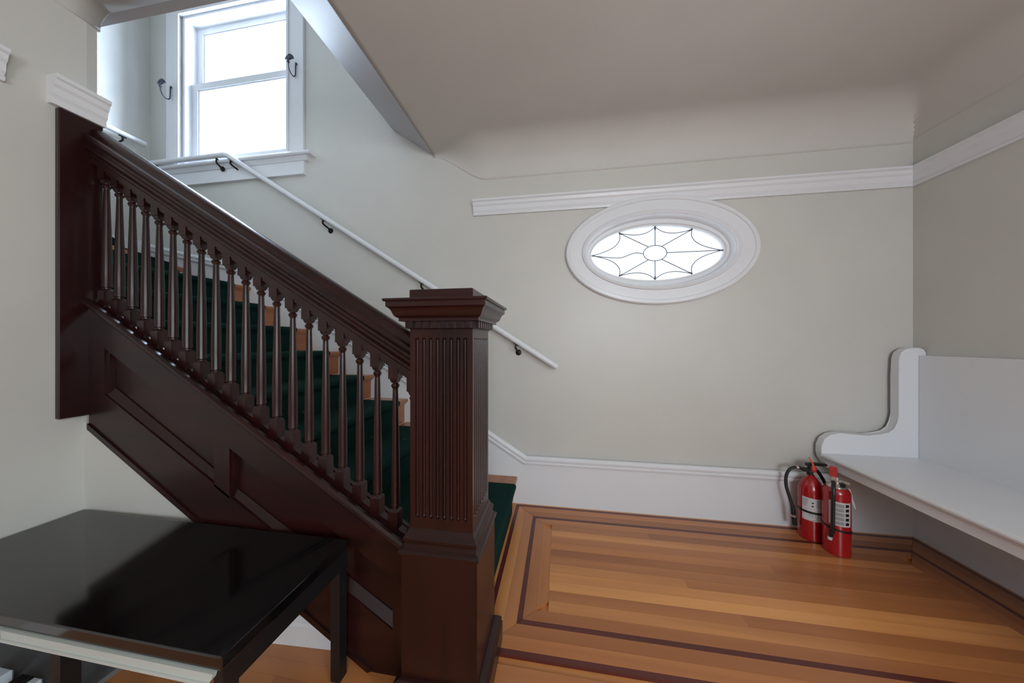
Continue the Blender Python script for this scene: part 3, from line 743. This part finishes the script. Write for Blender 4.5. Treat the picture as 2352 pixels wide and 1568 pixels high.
# ------------------------------------------------------------------ curtain holdbacks
def holdback(x, z, lab, nm='curtain_holdback'):
    t = empty(nm, lab, 'holdback', 'curtain holdbacks', (x, FY-0.0245, z))
    b = NB(); tube(b, [(0, 0, 0.055), (0, -0.004, 0.055), (0, -0.008, 0.055)], [0.010, 0.010, 0.004], 10)
    tube(b, bez([(0, -0.006, 0.06), (0, -0.008, 0.0), (0.0, -0.010, -0.045), (0.0, -0.026, -0.066), (0.0, -0.050, -0.062), (0, -0.068, -0.035), (0, -0.074, 0.0)], 6), 0.0042, 8)
    obj('hook_arm', b, HOOKM, t, smooth=True)
    b = NB(); lathe(b, [(0.004, 0), (0.010, 0.006), (0.010, 0.016), (0.004, 0.026)], 0, -0.074, 10, -0.004); obj('collar', b, HOOKM, t, smooth=True)
    # scallop leaf: fan of ribs
    b = NB(); n = 9
    for i in range(n):
        a = math.radians(-62+124*i/(n-1)); L = 0.058*(1-0.18*abs(math.sin(a)))
        c = Vector((0, -0.074, 0.018)); tip = c+Vector((math.sin(a)*L*0.9, 0.012, math.cos(a)*L))
        mid = c+Vector((math.sin(a)*L*0.45, -0.004, math.cos(a)*L*0.5))
        tube(b, [c, mid, tip], [0.0025, 0.0045, 0.0055], 6)
    for i in range(n-1):
        a0, a1 = [math.radians(-62+124*k/(n-1)) for k in (i, i+1)]
        c = Vector((0, -0.074, 0.018)); v = []
        for a in (a0, a1):
            L = 0.050*(1-0.18*abs(math.sin(a))); v.append(c+Vector((math.sin(a)*L*0.9, 0.010, math.cos(a)*L)))
        p = [b.verts.new(q) for q in (c, v[0], v[1])]; p2 = [b.verts.new(q+Vector((0, 0.003, 0))) for q in (c, v[0], v[1])]
        b.faces.new(p); b.faces.new(p2[::-1])
        for k in range(3): b.faces.new((p[k], p[(k+1) % 3], p2[(k+1) % 3], p2[k]))
    obj('leaf', b, HOOKM, t, smooth=True)
holdback(-3.33, 3.30, 'pewter leaf curtain holdback on the left casing of the stair window')
holdback(-2.09, 3.325, 'pewter leaf curtain holdback on the right casing of the stair window')

# ------------------------------------------------------------------ bench
bn = empty('bench', 'long white built-in bench with high back along the right wall', 'bench', loc=(1.8, 1.25, 0)); bno = Vector((-1.8, -1.25, 0))
ep = [(2.078, 0.0), (2.078, 1.085), (2.066, 1.105), (2.045, 1.114), (2.012, 1.114), (1.982, 1.106), (1.958, 1.085), (1.948, 1.050), (1.945, 0.95), (1.945, 0.72), (1.940, 0.675), (1.925, 0.640), (1.895, 0.615), (1.850, 0.602),
      (1.79, 0.596), (1.71, 0.600), (1.655, 0.605), (1.605, 0.592), (1.572, 0.565), (1.556, 0.525), (1.554, 0.480), (1.562, 0.445), (1.582, 0.41), (1.63, 0.36), (1.70, 0.30), (1.80, 0.20), (1.86, 0.0)]
def bpart(nm, b, m=WHITE, sm=False):
    o = obj(nm, b, m, bn, smooth=sm); o.location = bno; return o
EPT = [p for p in ep if p[1] > 0.39 or p[0] > 2.0]
epn = [(2.078, 0.40)]+[p for p in ep if p[1] > 0.405]
for ya, yb in ((2.072, 2.1175), (0.35, 0.395)):
    b = NB(); prism_y(b, epn if ya > 1 else ep, ya, yb); bevel(b, 0.004, 2); bpart('end_panel', b)
b = NB(); box(b, 2.040, 2.0775, 0.395, 2.0715, 0.40, 1.070); bevel(b, 0.004, 2); bpart('backrest', b)
b = NB()
sp_ = [(2.0395, 0.455), (2.0395, 0.480), (1.560, 0.480), (1.552, 0.477), (1.547, 0.470), (1.548, 0.462), (1.554, 0.458), (1.560, 0.455)]
prism_y(b, sp_, 0.395, 2.0715); bpart('seat', b)
b = NB(); prism_y(b, [(1.566, 0.4545), (1.562, 0.450), (1.566, 0.444), (1.574, 0.438), (1.574, 0.400), (1.594, 0.400), (1.594, 0.4545)], 0.395, 2.0715); bpart('apron', b)

# ------------------------------------------------------------------ fire extinguishers
def extinguisher_left():
    t = empty('fire_extinguisher', 'red extinguisher with black hose looped to its left, nearer the far wall', 'fire extinguisher', 'extinguishers beside the bench', (1.462, 2.022, 0))
    t.rotation_euler = (0, 0, math.radians(-10))      # local -y faces the camera
    R = 0.0575
    b = NB(); lathe(b, [(R-0.004, 0), (R, 0.004), (R, 0.275), (R-0.002, 0.292), (R-0.009, 0.314), (R-0.020, 0.334), (0.026, 0.350), (0.018, 0.356), (0.017, 0.372)], seg=36); obj('cylinder', b, RED, t, smooth=True)
    b = NB(); lathe(b, [(0.020, 0.368), (0.020, 0.386), (0.016, 0.390), (0.016, 0.418), (0.010, 0.424)], seg=18); box(b, -0.040, -0.008, -0.010, 0.010, 0.384, 0.404); bevel(b, 0.001, 1); v = obj('valve', b, RUB, t, smooth=True)
    b = NB(); lathe(b, [(0.010, 0), (0.010, 0.012)], seg=12, z0=0); o = obj('gauge', b, STEEL, v); o.location = (0.004, -0.026, 0.385); o.rotation_euler = (PI/2, 0, 0)
    b = NB(); prism_y(b, [(-0.025, 0.418), (0.070, 0.426), (0.074, 0.432), (0.070, 0.440), (0.02, 0.440), (-0.025, 0.432)], -0.009, 0.009); bevel(b, 0.002, 1); obj('lever', b, RUB, t)
    b = NB(); tube(b, bez([(0.005, -0.004, 0.404), (0.028, -0.004, 0.394), (0.048, -0.004, 0.360), (0.064, -0.006, 0.325)], 5), [0.0085]*16, 8); obj('carry_handle', b, RUB, t, smooth=True)
    b = NB(); prism_y(b, [(0.0, 0.40), (0.012, 0.405), (0.002, 0.44), (-0.016, 0.475), (-0.020, 0.472), (-0.006, 0.44)], -0.022, -0.018); obj('pull_tie', b, mat('orange_plastic', (0.75, 0.10, 0.05), 0.4), t)
    b = NB(); prism_y(b, [(-0.004, 0.385), (0.016, 0.385), (0.020, 0.415), (0.010, 0.424), (-0.008, 0.420)], -0.0195, -0.0165); obj('tamper_seal', b, REDP, t)
    hp_ = bez([(-0.036, 0, 0.394), (-0.060, 0, 0.402), (-0.096, 0, 0.388), (-0.116, 0, 0.345), (-0.117, 0, 0.285), (-0.103, -0.005, 0.22), (-0.090, -0.006, 0.165), (-0.084, -0.006, 0.11), (-0.079, -0.004, 0.065)], 6)
    b = NB(); tube(b, hp_, 0.0085, 10); h = obj('hose', b, RUB, t, smooth=True)
    b = NB(); tube(b, [(-0.0585, 0, 0.4015), (-0.070, 0, 0.401)], 0.0105, 10); obj('ferrule', b, STEEL, h)
    b = NB(); tube(b, [(-0.090, -0.006, 0.175), (-0.084, -0.006, 0.115), (-0.078, -0.004, 0.060)], [0.0095, 0.012, 0.012], 12); nz = obj('nozzle', b, RUB, t, smooth=True)
    b = NB(); tube(b, [(-0.0845, -0.006, 0.120), (-0.0832, -0.006, 0.108)], 0.0128, 12); obj('nozzle_ring', b, STEEL, nz)
    # label wrapped round the front
    def wrap(z0, z1, a0, a1, dr, nm, m, par=t):
        b = NB(); n = 14
        if a1 < 90: a0 -= 26; a1 -= 26
        g_ = [[b.verts.new(((R+d)*math.sin(a), -(R+d)*math.cos(a), z)) for a in [math.radians(a0+(a1-a0)*k/n) for k in range(n+1)]] for d in (dr*0.3, dr) for z in (z0, z1)]
        for k in range(n):
            b.faces.new((g_[2][k], g_[2][k+1], g_[3][k+1], g_[3][k])); b.faces.new((g_[0][k], g_[1][k], g_[1][k+1], g_[0][k+1]))
            b.faces.new((g_[1][k], g_[3][k], g_[3][k+1], g_[1][k+1])); b.faces.new((g_[0][k], g_[0][k+1], g_[2][k+1], g_[2][k]))
        for k in (0, n): b.faces.new((g_[0][k], g_[2][k], g_[3][k], g_[1][k]))
        return obj(nm, b, m, par, smooth=True)
    lb = wrap(0.118, 0.248, -38, 60, 0.0010, 'label', PAPER)
    rows = [(0.236, -34, -12), (0.228, -34, -8), (0.219, -34, -12), (0.210, -34, -16), (0.201, -34, -18), (0.236, 22, 56), (0.228, 22, 56), (0.219, 22, 50), (0.210, 22, 56), (0.201, 22, 48)]
    for z, a0, a1 in rows: wrap(z, z+0.003, a0, a1, 0.0016, 'print_line', GREYP, lb)
    for z in (0.219, 0.200): wrap(z, z+0.008, 4, 12, 0.0017, 'print_mark', RUB, lb)
    wrap(0.1225, 0.1255, 0, 22, 0.0016, 'print_line', GREYP, lb)
    wrap(0.160, 0.172, -96, 96, 0.0030, 'strap', RUB)
    # rounded logo letters under the strap
    for c in (-2, 9, 22, 32):
        b = NB(); a = math.radians(c-26); pts = []
        for k in range(11):
            th = math.radians(40+280*k/10); pts.append(((R+0.0016)*math.sin(a+0.075*math.cos(th)), -(R+0.0016)*math.cos(a+0.075*math.cos(th)), 0.148+0.0068*math.sin(th)))
        tube(b, pts, 0.0011, 6); obj('print_letter', b, GREYP, lb)
    return t
extinguisher_left()

def extinguisher_right():
    t = empty('fire_extinguisher', 'red extinguisher with hose hanging down its front, standing under the bench edge', 'fire extinguisher', 'extinguishers beside the bench', (1.500, 1.905, 0))
    t.rotation_euler = (0, 0, math.radians(-38))
    R = 0.056
    b = NB(); lathe(b, [(R-0.003, 0), (R, 0.003), (R, 0.325), (R-0.002, 0.338), (R-0.010, 0.352), (R-0.016, 0.357), (R-0.017, 0.360)], seg=36); obj('cylinder', b, RED, t, smooth=True)
    b = NB(); lathe(b, [(0.041, 0.3555), (0.041, 0.364), (0.030, 0.368), (0.022, 0.376), (0.022, 0.388), (0.014, 0.392), (0.014, 0.408)], seg=24); v = obj('valve_head', b, STEEL, t, smooth=True)
    b = NB(); tube(b, [(0.022, -0.020, 0.376), (0.026, -0.026, 0.376)], 0.011, 12); obj('gauge', b, RUB, v, smooth=True)
    b = NB(); prism_y(b, [(-0.026, 0.408), (0.004, 0.408), (0.006, 0.452), (0.002, 0.462), (-0.024, 0.462), (-0.028, 0.452)], -0.014, 0.012); bevel(b, 0.003, 2); obj('cap_lever', b, REDP, t)
    b = NB(); prism_y(b, [(0.008, 0.396), (0.050, 0.392), (0.054, 0.386), (0.048, 0.380), (0.008, 0.386)], -0.010, 0.010); bevel(b, 0.002, 1); obj('carry_handle', b, STEEL, t)
    b = NB(); prism_y(b, [(-0.020, 0.385), (-0.003, 0.385), (-0.004, 0.410), (-0.018, 0.410)], -0.019, -0.0145); obj('bracket_plate', b, STEEL, t)
    b = NB(); tube(b, bez([(-0.011, -0.024, 0.384), (-0.011, -0.050, 0.365), (-0.012, -0.066, 0.325), (-0.013, -0.067, 0.24), (-0.014, -0.067, 0.15), (-0.018, -0.066, 0.125)], 6), 0.0088, 10); h = obj('hose', b, RUB, t, smooth=True)
    b = NB(); tube(b, [(-0.016, -0.067, 0.135), (-0.020, -0.066, 0.105), (-0.023, -0.066, 0.098)], [0.011, 0.008, 0.007], 10); nz = obj('nozzle', b, RUB, t, smooth=True)
    b = NB(); tube(b, [(-0.0228, -0.066, 0.099), (-0.0245, -0.066, 0.084)], 0.0095, 10); obj('nozzle_tip', b, PAPER, nz)
    def wrap(z0, z1, a0, a1, dr, nm, m, par=t, zs=0):
        b = NB(); n = 14
        g_ = [[b.verts.new(((R+d)*math.sin(a), -(R+d)*math.cos(a), z+zs*(a-math.radians(a0)))) for a in [math.radians(a0+(a1-a0)*k/n) for k in range(n+1)]] for d in (dr*0.3, dr) for z in (z0, z1)]
        for k in range(n):
            b.faces.new((g_[2][k], g_[2][k+1], g_[3][k+1], g_[3][k])); b.faces.new((g_[0][k], g_[1][k], g_[1][k+1], g_[0][k+1]))
            b.faces.new((g_[1][k], g_[3][k], g_[3][k+1], g_[1][k+1])); b.faces.new((g_[0][k], g_[0][k+1], g_[2][k+1], g_[2][k]))
        for k in (0, n): b.faces.new((g_[0][k], g_[2][k], g_[3][k], g_[1][k]))
        return obj(nm, b, m, par, smooth=True)
    lb = wrap(0.165, 0.292, -30, 62, 0.0010, 'label', PAPER)
    for k in range(5): wrap(0.172+k*0.023, 0.190+k*0.023, -4, 30, 0.0016, 'print_panel', mat('label_grey', (0.32, 0.33, 0.34), 0.5) if k == 0 else bpy.data.materials['label_grey'], lb)
    for k in range(5): wrap(0.173+k*0.024, 0.188+k*0.024, 36, 52, 0.0017, 'pictogram', RUB, lb)
    wrap(0.146, 0.156, -95, 95, 0.0032, 'strap', RUB, zs=-0.006)
    b = NB(); prism(b, [(0.040, 0.352), (0.0665, 0.250), (0.072, 0.254), (0.052, 0.352)], lambda p: (p[0], 0.018, p[1]), lambda p: (p[0], 0.0215, p[1])); obj('inspection_tag', b, PAPER, t)
    return t
extinguisher_right()

# ------------------------------------------------------------------ table
tb = empty('table', 'low glossy black table in the corner beside the panelled stairs', 'table', loc=(-1.335, 0.74, 0)); tbo = Vector((1.335, -0.74, 0))
def tp(nm, b, m=BLACK, sm=False):
    o = obj(nm, b, m, tb, smooth=sm); o.location = tbo; return o
TL, TR_, TF, TB = LX+0.018, -0.728, 0.548, 0.945
b = NB(); box(b, TL, TR_, TF, TB, 0.430, 0.46); bevel(b, 0.003, 2); tp('tabletop', b)
b = NB(); box(b, TR_-0.026, TR_-0.001, TF+0.004, TB-0.002, 0.375, 0.4295); tp('apron', b, BLACKM)
b = NB(); box(b, TL+0.002, TR_-0.027, TB-0.024, TB-0.002, 0.375, 0.4295); tp('apron', b, BLACKM)
for x, y_ in ((TR_-0.036, TF+0.004), (TR_-0.036, TB-0.038), (TL+0.01, TB-0.036), (TL+0.01, TF+0.004), (-1.272, TF+0.020)):
    b = NB(); box(b, x, x+0.034, y_, y_+0.034, 0.0005, 0.3745 if y_ > 0.6 or x > -1 else 0.4295); tp('leg', b, BLACKM)
for xa, xb in ((TL, -1.385), (-1.380, TR_-0.014)):
    b = NB()
    P = [(xa, 0.428), (xb, 0.428), (xb-0.004, 0.416), (xb-0.014, 0.405), (xb-0.030, 0.401), (xa, 0.401)]
    prism_y(b, P, TF-0.006, TF+0.003)
    prism_y(b, [(xa, 0.409), (xb-0.008, 0.409), (xb-0.020, 0.402), (xa, 0.402)], TF-0.009, TF-0.006)
    tp('edge_strip', b, mat('white_plastic_strip', (0.50, 0.53, 0.50), 0.35) if xa == TL else bpy.data.materials['white_plastic_strip'])
b = NB(); box(b, TL+0.012, -1.272, 0.560, 0.935, 0.185, 0.20); tp('lower_shelf', b, mat('grey_shelf', (0.16, 0.16, 0.17), 0.35))
def blk(x0, x1, y0, y1, z1, m, lab):
    b = NB(); box(b, x0, x1, y0, y1, 0.2005, z1); bevel(b, 0.004, 1); o = obj('small_block', b, m); tag(o, lab, 'block', 'blocks on the lower shelf')

CREAM = mat('pale_blue_white_plastic', (0.55, 0.60, 0.66), 0.4)
blk(-1.57, -1.51, 0.575, 0.615, 0.232, CREAM, 'pale block on the grey shelf under the table, farthest left')
blk(-1.476, -1.434, 0.585, 0.615, 0.228, BLACKM, 'black block on the grey shelf, between the two pale blocks')
blk(-1.430, -1.400, 0.585, 0.615, 0.226, CREAM, 'narrow pale block on the grey shelf under the table, right of the black one')

# ------------------------------------------------------------------ assumed ceiling lamp, added unseen behind the camera to light the room
cl = empty('assumed_ceiling_lamp', 'assumed flush white globe ceiling lamp, added unseen behind the camera', 'lamp', loc=(0.1, -0.5, 2.549))
b = NB(); lathe(b, [(0.14, -0.03), (0.15, -0.02), (0.15, 0.0)], seg=32); obj('base', b, WHITE, cl, smooth=True)
b = NB(); lathe(b, [(0.01, -0.11), (0.06, -0.105), (0.10, -0.085), (0.125, -0.055), (0.13, -0.0305)], seg=32); obj('globe', b, EMI, cl, smooth=True)
